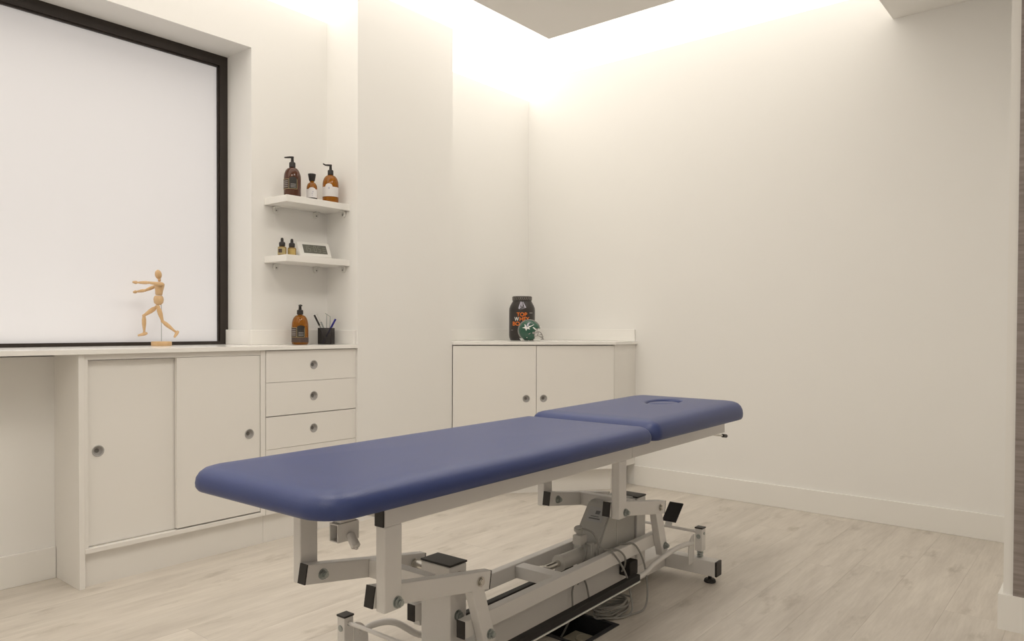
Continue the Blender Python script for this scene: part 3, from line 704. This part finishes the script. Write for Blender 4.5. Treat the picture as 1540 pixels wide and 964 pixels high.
for i, (x, lab, lm) in enumerate(((2.066, 'dropper bottle with dull brown label on the lower shelf', LABK), (2.121, 'dropper bottle with bright gold label on the lower shelf', GOLDL))):
    t = thing('dropper_bottle', lab, 'bottle', (x, 3.150, ZS2), group='dropper bottles')
    MB().lathe([(0, 0), (.0185, 0), (.0205, .003), (.0205, .036), (.0185, .041), (.010, .044), (.009, .050), (0, .050)], 24).build('bottle', OILG, t, True)
    MB().lathe([(.0125, .044), (.0145, .046), (.0145, .060), (.0125, .064), (.0075, .066), (.0070, .078), (.0060, .083), (.003, .0855), (0, .086)], 20).build('dropper_cap', BLACKP, t, True)
    wrap('label', lm if i else GOLD, t, .0207, VIEW-1.0, VIEW+1.1, .004, .036, n=16)
    if not i: wrap('print_line', LABK, t, .0214, VIEW-.6, VIEW+.3, .012, .030, n=8)
# ------------------------------------------------------------------ digital clock
ck = thing('digital_clock', 'white tilted digital clock with grey display on lower shelf', 'clock', (2.262, 3.150, ZS2), math.radians(-8))
tl = Matrix.Translation((0, .004, .0045)) @ Matrix.Rotation(math.radians(-27), 4, 'X')
b = MB().box(-.088, .088, -.009, .009, 0, .084, .003); b.bm.transform(tl); body = b.build('case', WHITEPL, ck)
b = MB().box(-.062, .068, -.0098, -.0085, .018, .068); b.bm.transform(tl); scr = b.build('display', LCDM, ck)
b = MB()
SEG = {'1': 'bc', '5': 'afgcd', '0': 'abcdef'}
for ch, x0 in (('1', -.056), ('5', -.036), ('0', -.004), ('5', .018)):
    wd, ht, z0, th_ = .014, .034, .027, .0026
    for sname in SEG[ch]:
        r = {'a': (x0, x0+wd, z0+ht-th_, z0+ht), 'd': (x0, x0+wd, z0, z0+th_), 'g': (x0, x0+wd, z0+ht/2-th_/2, z0+ht/2+th_/2),
             'b': (x0+wd-th_, x0+wd, z0+ht/2, z0+ht), 'c': (x0+wd-th_, x0+wd, z0, z0+ht/2), 'f': (x0, x0+th_, z0+ht/2, z0+ht), 'e': (x0, x0+th_, z0, z0+ht/2)}[sname]
        b.box(r[0], r[1], -.0104, -.0098, r[2], r[3])
for z in (.037, .050): b.box(-.0135, -.0105, -.0104, -.0098, z, z+.003)
for k in range(3): b.box(.044, .062, -.0104, -.0098, .028+.012*k, .031+.012*k)
b.bm.transform(tl); b.build('digits', LCDD, scr)
MB().box(-.05, .055, -.012, .035, 0, .0045, .001).build('stand', WHITEPL, ck)
# ------------------------------------------------------------------ pen cup and what stands in it
CX, CY, CZ = 2.336, 3.165, CT1+.0003
SCR = YAW - PI/2
cup = thing('pen_cup', 'square black wire-mesh pen cup on the long countertop', 'pen cup', (CX, CY, CZ), SCR)
W_, H_ = .034, .083
MB().box(-W_, W_, -W_, W_, 0, .002).build('base', WIRE, cup)
for k in range(4):
    b = MB()
    for i in range(25):
        p = -W_ + 2*W_*i/24; b.box(p-.0009, p+.0009, -W_-.0004, -W_+.0004, .001, H_)
    for i in range(25):
        p = .002+(H_-.002)*i/24; b.box(-W_, W_, -W_-.0006, -W_+.0006, p-.0009, p+.0009)
    b.box(-W_-.001, W_+.001, -W_-.001, -W_+.001, H_-.003, H_)
    b.bm.transform(Matrix.Rotation(k*PI/2, 4, 'Z')); b.build('mesh_wall', WIRE, cup)
def stick(name, label, cat, p0, p1, r, m1, m2, frac=.6):
    p0, p1 = Vector(p0), Vector(p1); L = p1-p0
    w0 = Matrix.Rotation(SCR, 3, 'Z') @ p0
    t = thing(name, label, cat, (CX+w0.x, CY+w0.y, CZ+w0.z), SCR)
    MB().cyl((0, 0, 0), L*frac, r*.92, 12, bev=.0008).build('barrel', m1, t, True)
    MB().cyl(L*(frac+.002), L, r, 12, bev=.001).build('cap', m2, t, True)
    MB().bar(L*(frac+.05)+Vector((0, -r*1.2, 0)), L*.97+Vector((0, -r*1.2, 0)), .002, .0012).build('clip', m2, t)
    return t
stick('pen', 'silver pen with white top leaning left in the pen cup', 'pen', (.016, .014, .006), (-.050, .014, .158), .0048, ZINC, WHITEPL, .72)
stick('pen', 'dark grey pen leaning left in the pen cup', 'pen', (.014, -.014, .006), (-.058, -.014, .150), .0048, ZINC, BLACKP, .62)
stick('pen', 'blue ballpoint pen leaning right in the pen cup', 'pen', (-.018, 0, .006), (.048, 0, .130), .0050, BLUEP, BLUEP, .66)
tw = thing('metal_tweezers', 'thin metal tweezers standing upright in the pen cup', 'tweezers', (CX+.002*math.cos(SCR)-.026*math.sin(SCR), CY+.002*math.sin(SCR)+.026*math.cos(SCR), CZ+.004), SCR)
MB().bar((-.008, 0, 0), (-.006, 0, .152), .006, .0026).build('arm', ZINC, tw)
MB().bar((.006, 0, 0), (.012, 0, .140), .006, .0026).build('arm', ZINC, tw)
MB().bar((-.014, 0, .156), (.0135, 0, .138), .006, .0028).build('bridge', ZINC, tw)

# ------------------------------------------------------------------ supplement jar and mini helmet
JX, JY, JZ = 3.830, 3.066, C1+.0003
FJ = math.atan2(-JY, -JX)
jar = thing('supplement_jar', 'large black supplement jar with orange lettering on the corner countertop', 'jar', (JX, JY, JZ))
R = .086
MB().lathe([(0, 0), (R*.88, 0), (R*.93, .006), (R*.99, .022), (R, .035), (R, .198), (R*.985, .212), (R*.92, .228), (R*.80, .247), (R*.735, .258), (R*.72, .266), (0, .266)], 48).build('body', JARM, jar, True)
lid = MB().lathe([(0, .262), (R*.70, .262), (R*.745, .264), (R*.745, .288), (R*.72, .291), (0, .2915)], 48).build('lid', JARM, jar, True)
b = MB()
for k in range(30):
    a = 2*PI*k/30; rr = R*.747
    b.bar((rr*math.cos(a), rr*math.sin(a), .265), (rr*math.cos(a+.16), rr*math.sin(a+.16), .287), .0045, .003, side=(math.cos(a+PI/2), math.sin(a+PI/2), 0))
b.build('grip_ridges', JARL, lid)
def text_mesh(txt, size, font_bold=True):
    cu = bpy.data.curves.new('t', 'FONT'); cu.body = txt; cu.size = size; cu.extrude = 0; cu.offset = size*.022; cu.resolution_u = 3
    o = bpy.data.objects.new('t', cu); COL.objects.link(o)
    dg = bpy.context.evaluated_depsgraph_get(); me = bpy.data.meshes.new_from_object(o.evaluated_get(dg))
    bpy.data.objects.remove(o); bpy.data.curves.remove(cu); return me
def jar_text(txt, z, x_left, width, size, material, name='lettering'):
    me = text_mesh(txt, size)
    xs = [v.co.x for v in me.vertices]; x0, x1 = min(xs), max(xs); k = width/(x1-x0)
    b = bmesh.new(); b.from_mesh(me); bpy.data.meshes.remove(me)
    # thicken, split long faces, then wrap onto the jar
    for ax in range(12):
        px = x0+(x1-x0)*(ax+.5)/12
        bmesh.ops.bisect_plane(b, geom=b.verts[:]+b.edges[:]+b.faces[:], plane_co=(px, 0, 0), plane_no=(1, 0, 0))
    rr = R+.0008
    for v in b.verts:
        s = x_left + (v.co.x-x0)*k; a = FJ + s/R
        v.co = Vector((rr*math.cos(a), rr*math.sin(a), z+v.co.y))
    mb = MB(); mb.bm.free(); mb.bm = b
    o = mb.build(name, material, jar); 
    md = o.modifiers.new('thick', 'SOLIDIFY'); md.thickness = .0006; md.offset = 1
    return o
jar_text('TOP', .158, -.036, .070, .036, ORANGE)
jar_text('W', .128, -.052, .032, .036, WHITEP)
jar_text('HEY', .128, -.016, .066, .036, ORANGE)
jar_text('BO', .098, -.066, .052, .036, ORANGE)
wrap('mark', LABG, jar, R+.0005, FJ+.60, FJ+.90, .178, .183)
wrap('mark', LABG, jar, R+.0005, FJ-.95, FJ-.75, .066, .070)
# pale triangular emblem on the shoulder
def shoulder(s, h):
    """point on the shoulder cone; h 0..1 from z=.205 to .252"""
    z = .204+.050*h; pr = [(.198, R), (.212, R*.985), (.228, R*.92), (.247, R*.80), (.258, R*.735)]
    for (za, ra), (zb, rb) in zip(pr, pr[1:]):
        if za <= z <= zb: r_ = ra+(rb-ra)*(z-za)/(zb-za)
    a = FJ+s/R; return ((r_+.0012)*math.cos(a), (r_+.0012)*math.sin(a), z+.0008)
E_ = MB()
for pts in (((-.012, 1), (-.004, 1), (-.014, .3), (-.024, .18)), ((.004, 1), (.010, .95), (.028, .2), (.016, .3)), ((-.024, .18), (-.014, .3), (.016, .3), (.028, .2), (.004, 0.05), (-.022, .02)), ((-.004, .9), (.002, .9), (.004, .4), (-.006, .4))):
    E_.raw([shoulder(*p) for p in pts], [tuple(range(len(pts)))])
em = E_.build('emblem', LABLG, jar); md = em.modifiers.new('thick', 'SOLIDIFY'); md.thickness = .0006

HXc, HYc = 3.628, 2.838
# the helmet faces along +x_local; its left... side is seen from the room
hel = thing('football_helmet', 'small dark green football helmet ornament with white star wing, before the jar', 'helmet', (HXc, HYc, C1+.0003), YAW - PI/2)
HR = .060
def shell_pt(th_, ph, k=1.0):
    """th_ from the top, ph around; x is the forehead direction, y away from the viewer"""
    x, y_, z = math.sin(th_)*math.cos(ph), math.sin(th_)*math.sin(ph), math.cos(th_)
    return Vector((x*.068*k - .006, y_*.052*k, z*.066*k + .066))
V = []; Fc = []; NT, NP = 22, 48; idx = {}
def keep(p):
    # face opening at the front, open bottom
    if p.z < .004: return False
    if p.x > .026 and p.z < .060: return False
    if p.x > .038 and p.z < .078: return False
    if p.x > .012 and p.x <= .026 and p.z < .014: return False
    return True
for i in range(NT+1):
    for j in range(NP):
        idx[i, j] = len(V); V.append(shell_pt(max(.001, i/NT*2.72), 2*PI*j/NP))
for i in range(NT):
    for j in range(NP):
        q = (idx[i, j], idx[i, (j+1) % NP], idx[i+1, (j+1) % NP], idx[i+1, j])
        c = sum((V[k] for k in q), Vector())/4
        if keep(c): Fc.append(q)
b = MB().raw(V, Fc)
loose = [v for v in b.bm.verts if not v.link_faces]; bmesh.ops.delete(b.bm, geom=loose, context='VERTS')
bmesh.ops.remove_doubles(b.bm, verts=b.bm.verts, dist=.0002); bmesh.ops.recalc_face_normals(b.bm, faces=b.bm.faces)
sh = b.build('shell', GREENH, hel, True); md = sh.modifiers.new('thick', 'SOLIDIFY'); md.thickness = .004; md.offset = -1
# padding inside
b = MB().sphere((-.008, 0, .064), .058, .044, .056); b.build('padding', WHITEPL, hel, True)
# shell trim along the centre line and white marks on the visible side
def side_patch(name, pts, material, lift=1.012, parent=sh):
    """pts: (x, z) outline on the side facing the room, projected on the shell"""
    out = []
    for x, z in pts:
        nx, nz = (x+.006)/.068, (z-.066)/.066; ny = -math.sqrt(max(.02, 1-nx*nx-nz*nz))
        out.append(((x+.006)*lift-.006, ny*.052*lift, (z-.066)*lift+.066))
    b = MB().raw(out, [tuple(range(len(out)))])
    bmesh.ops.triangulate(b.bm, faces=b.bm.faces); o = b.build(name, material, parent)
    md = o.modifiers.new('thick', 'SOLIDIFY'); md.thickness = .0012; md.offset = 0
    return o
def hp(zx, zy): return ((zx-545)/1178*55/241*1.0, (865-zy)/964*45/241)
side_patch('star_wing', [hp(*p) for p in ((350, 320), (395, 345), (430, 400))], WHITEP)
side_patch('star_wing', [hp(*p) for p in ((355, 320), (400, 380), (440, 420), (500, 385), (660, 330), (600, 375), (500, 430), (530, 490), (440, 465), (410, 535), (380, 460), (285, 435), (370, 405))], WHITEP)
side_patch('star_wing', [hp(*p) for p in ((430, 400), (440, 330), (480, 280), (560, 270), (500, 310), (480, 380))], LABLG, 1.018)
side_patch('shell_stripe', [hp(*p) for p in ((610, 430), (640, 410), (740, 490), (715, 520))], WHITEP)
side_patch('shell_stripe', [hp(*p) for p in ((415, 740), (445, 735), (525, 850), (490, 855))], WHITEP)
side_patch('shell_stripe', [hp(*p) for p in ((205, 770), (290, 765), (365, 840), (250, 850))], WHITEP)
side_patch('ear_vent', [hp(*p) for p in ((595, 600), (625, 560), (690, 575), (690, 620), (630, 635))], LABG)
side_patch('ear_vent', [hp(*p) for p in ((480, 630), (530, 595), (555, 600), (510, 640))], LABG)
pts = [shell_pt(t, 0 if t > 0 else PI, 1.01) for t in [0.9-.12*k for k in range(8)]] + [shell_pt(.12*k+.02, PI, 1.01) for k in range(1, 21)]
b = MB().tube([shell_pt(abs(t), 0 if t >= 0 else PI, 1.008) for t in [1.2-.15*k for k in range(24)]], .0036, 8); b.build('crown_stripe', LABG, sh, True)
MB().sphere((.062, 0, .086), .006, .016, .010).build('front_bumper', WHITEPL, hel, True)
b = MB()
for s in (-1, 1):
    b.tube(smooth_path([(.030, s*.046, .050), (.050, s*.042, .060), (.066, s*.032, .052), (.074, s*.02, .036)], 5), .0022, 8)
    b.tube(smooth_path([(.024, s*.048, .030), (.050, s*.044, .034), (.070, s*.030, .022), (.080, s*.014, .018)], 5), .0022, 8)
    b.tube([(.050, s*.042, .060), (.046, s*.044, .034)], .002, 8)
    b.tube([(.074, s*.02, .040), (.080, s*.016, .010)], .002, 8)
for z, x in ((.040, .072), (.028, .078), (.012, .082)):
    b.tube(smooth_path([(x-.012, -.034, z), (x, -.018, z), (x+.003, 0, z), (x, .018, z), (x-.012, .034, z)], 4), .0022, 8)
b.build('face_mask', LABG, hel, True)
MB().box(.020, .062, -.026, .026, .0012, .013, .005).build('chin_pad', WHITEPL, hel)

# ------------------------------------------------------------------ wooden artist's figure
mq = thing('wooden_mannequin', 'jointed beech-wood artist figure mid-stride on round base before the window', 'figurine', (1.580, 3.365, CT1+.0003), math.radians(-25.15))
K = .000408
def mp(zx, zy, y_=0.): return Vector(((zx-360)*K*.92, y_, (910-zy)*K))
def limb(name, p0, p1, r0_, r1_, rm=None):
    rm = rm or max(r0_, r1_)*1.06; L = p1-p0
    pts = [p0 + L*f for f in (0, .06, .25, .5, .8, .95, 1)]
    return MB().tube(pts, [r0_*.55, r0_*.85, rm, rm*.98, r1_*1.05, r1_*.85, r1_*.5], 14).build(name, BEECH, mq, True)
def ball(p, r): return MB().sphere(p, r, n=12).build('joint', BEECH, mq, True)
MB().lathe([(0, 0), (.042, 0), (.043, .002), (.043, .018), (.0415, .020), (0, .020)], 40).build('base', BEECH, mq, True)
MB().cyl((0, .004, .020), (0, .004, .186), .0013, 8).build('support_wire', ZINC, mq)
MB().sphere(mp(328, 117), .0145, .0145, .0215, Matrix.Rotation(math.radians(-8), 3, 'Y')).build('head', BEECH, mq, True)
limb('neck', mp(340, 195), mp(338, 158), .006, .006)
ch = MB().lathe([(0, -.031), (.012, -.031), (.0150, -.027), (.0165, -.010), (.0205, .012), (.0205, .022), (.014, .028), (.006, .030), (0, .030)], 20)
ch.bm.transform(Matrix.Translation(mp(338, 272)) @ Matrix.Rotation(math.radians(4), 4, 'Y') @ Matrix.Diagonal((1, 1.35, 1, 1))); ch.build('chest', BEECH, mq, True)
pv = MB().lathe([(0, -.022), (.010, -.022), (.0190, -.012), (.0215, .002), (.0195, .014), (.015, .020), (0, .020)], 20)
pv.bm.transform(Matrix.Translation(mp(330, 402)) @ Matrix.Diagonal((1, 1.2, 1, 1))); pv.build('pelvis', BEECH, mq, True)
for (nm, sh_, el, wr, hd, yy) in (('near', (372, 232), (226, 214), (110, 217), (52, 213), -.034), ('far', (292, 246), (185, 293), (95, 308), (52, 318), .032)):
    yv = yy
    ball(mp(*sh_, yv*.9), .0075); limb('upper_arm', mp(*sh_, yv), mp(*el, yv), .0078, .0062)
    ball(mp(*el, yv), .0062); limb('forearm', mp(*el, yv), mp(*wr, yv), .0068, .0052)
    limb('hand', mp(*wr, yv), mp(*hd, yv), .0055, .0050, .0072)
for (hip, kn, an, heel, toe, yy) in (((325, 478), (372, 636), (508, 748), (545, 742), (500, 818), -.014), ((308, 478), (170, 575), (172, 758), (208, 768), (102, 797), .014)):
    ball(mp(*hip, yy), .0085); limb('thigh', mp(*hip, yy), mp(*kn, yy), .0085, .0070, .0105)
    ball(mp(*kn, yy), .0075); limb('shin', mp(*kn, yy), mp(*an, yy), .0080, .0055, .0092)
    ball(mp(*an, yy), .0055); limb('foot', mp(*heel, yy), mp(*toe, yy), .0065, .0050, .0075)
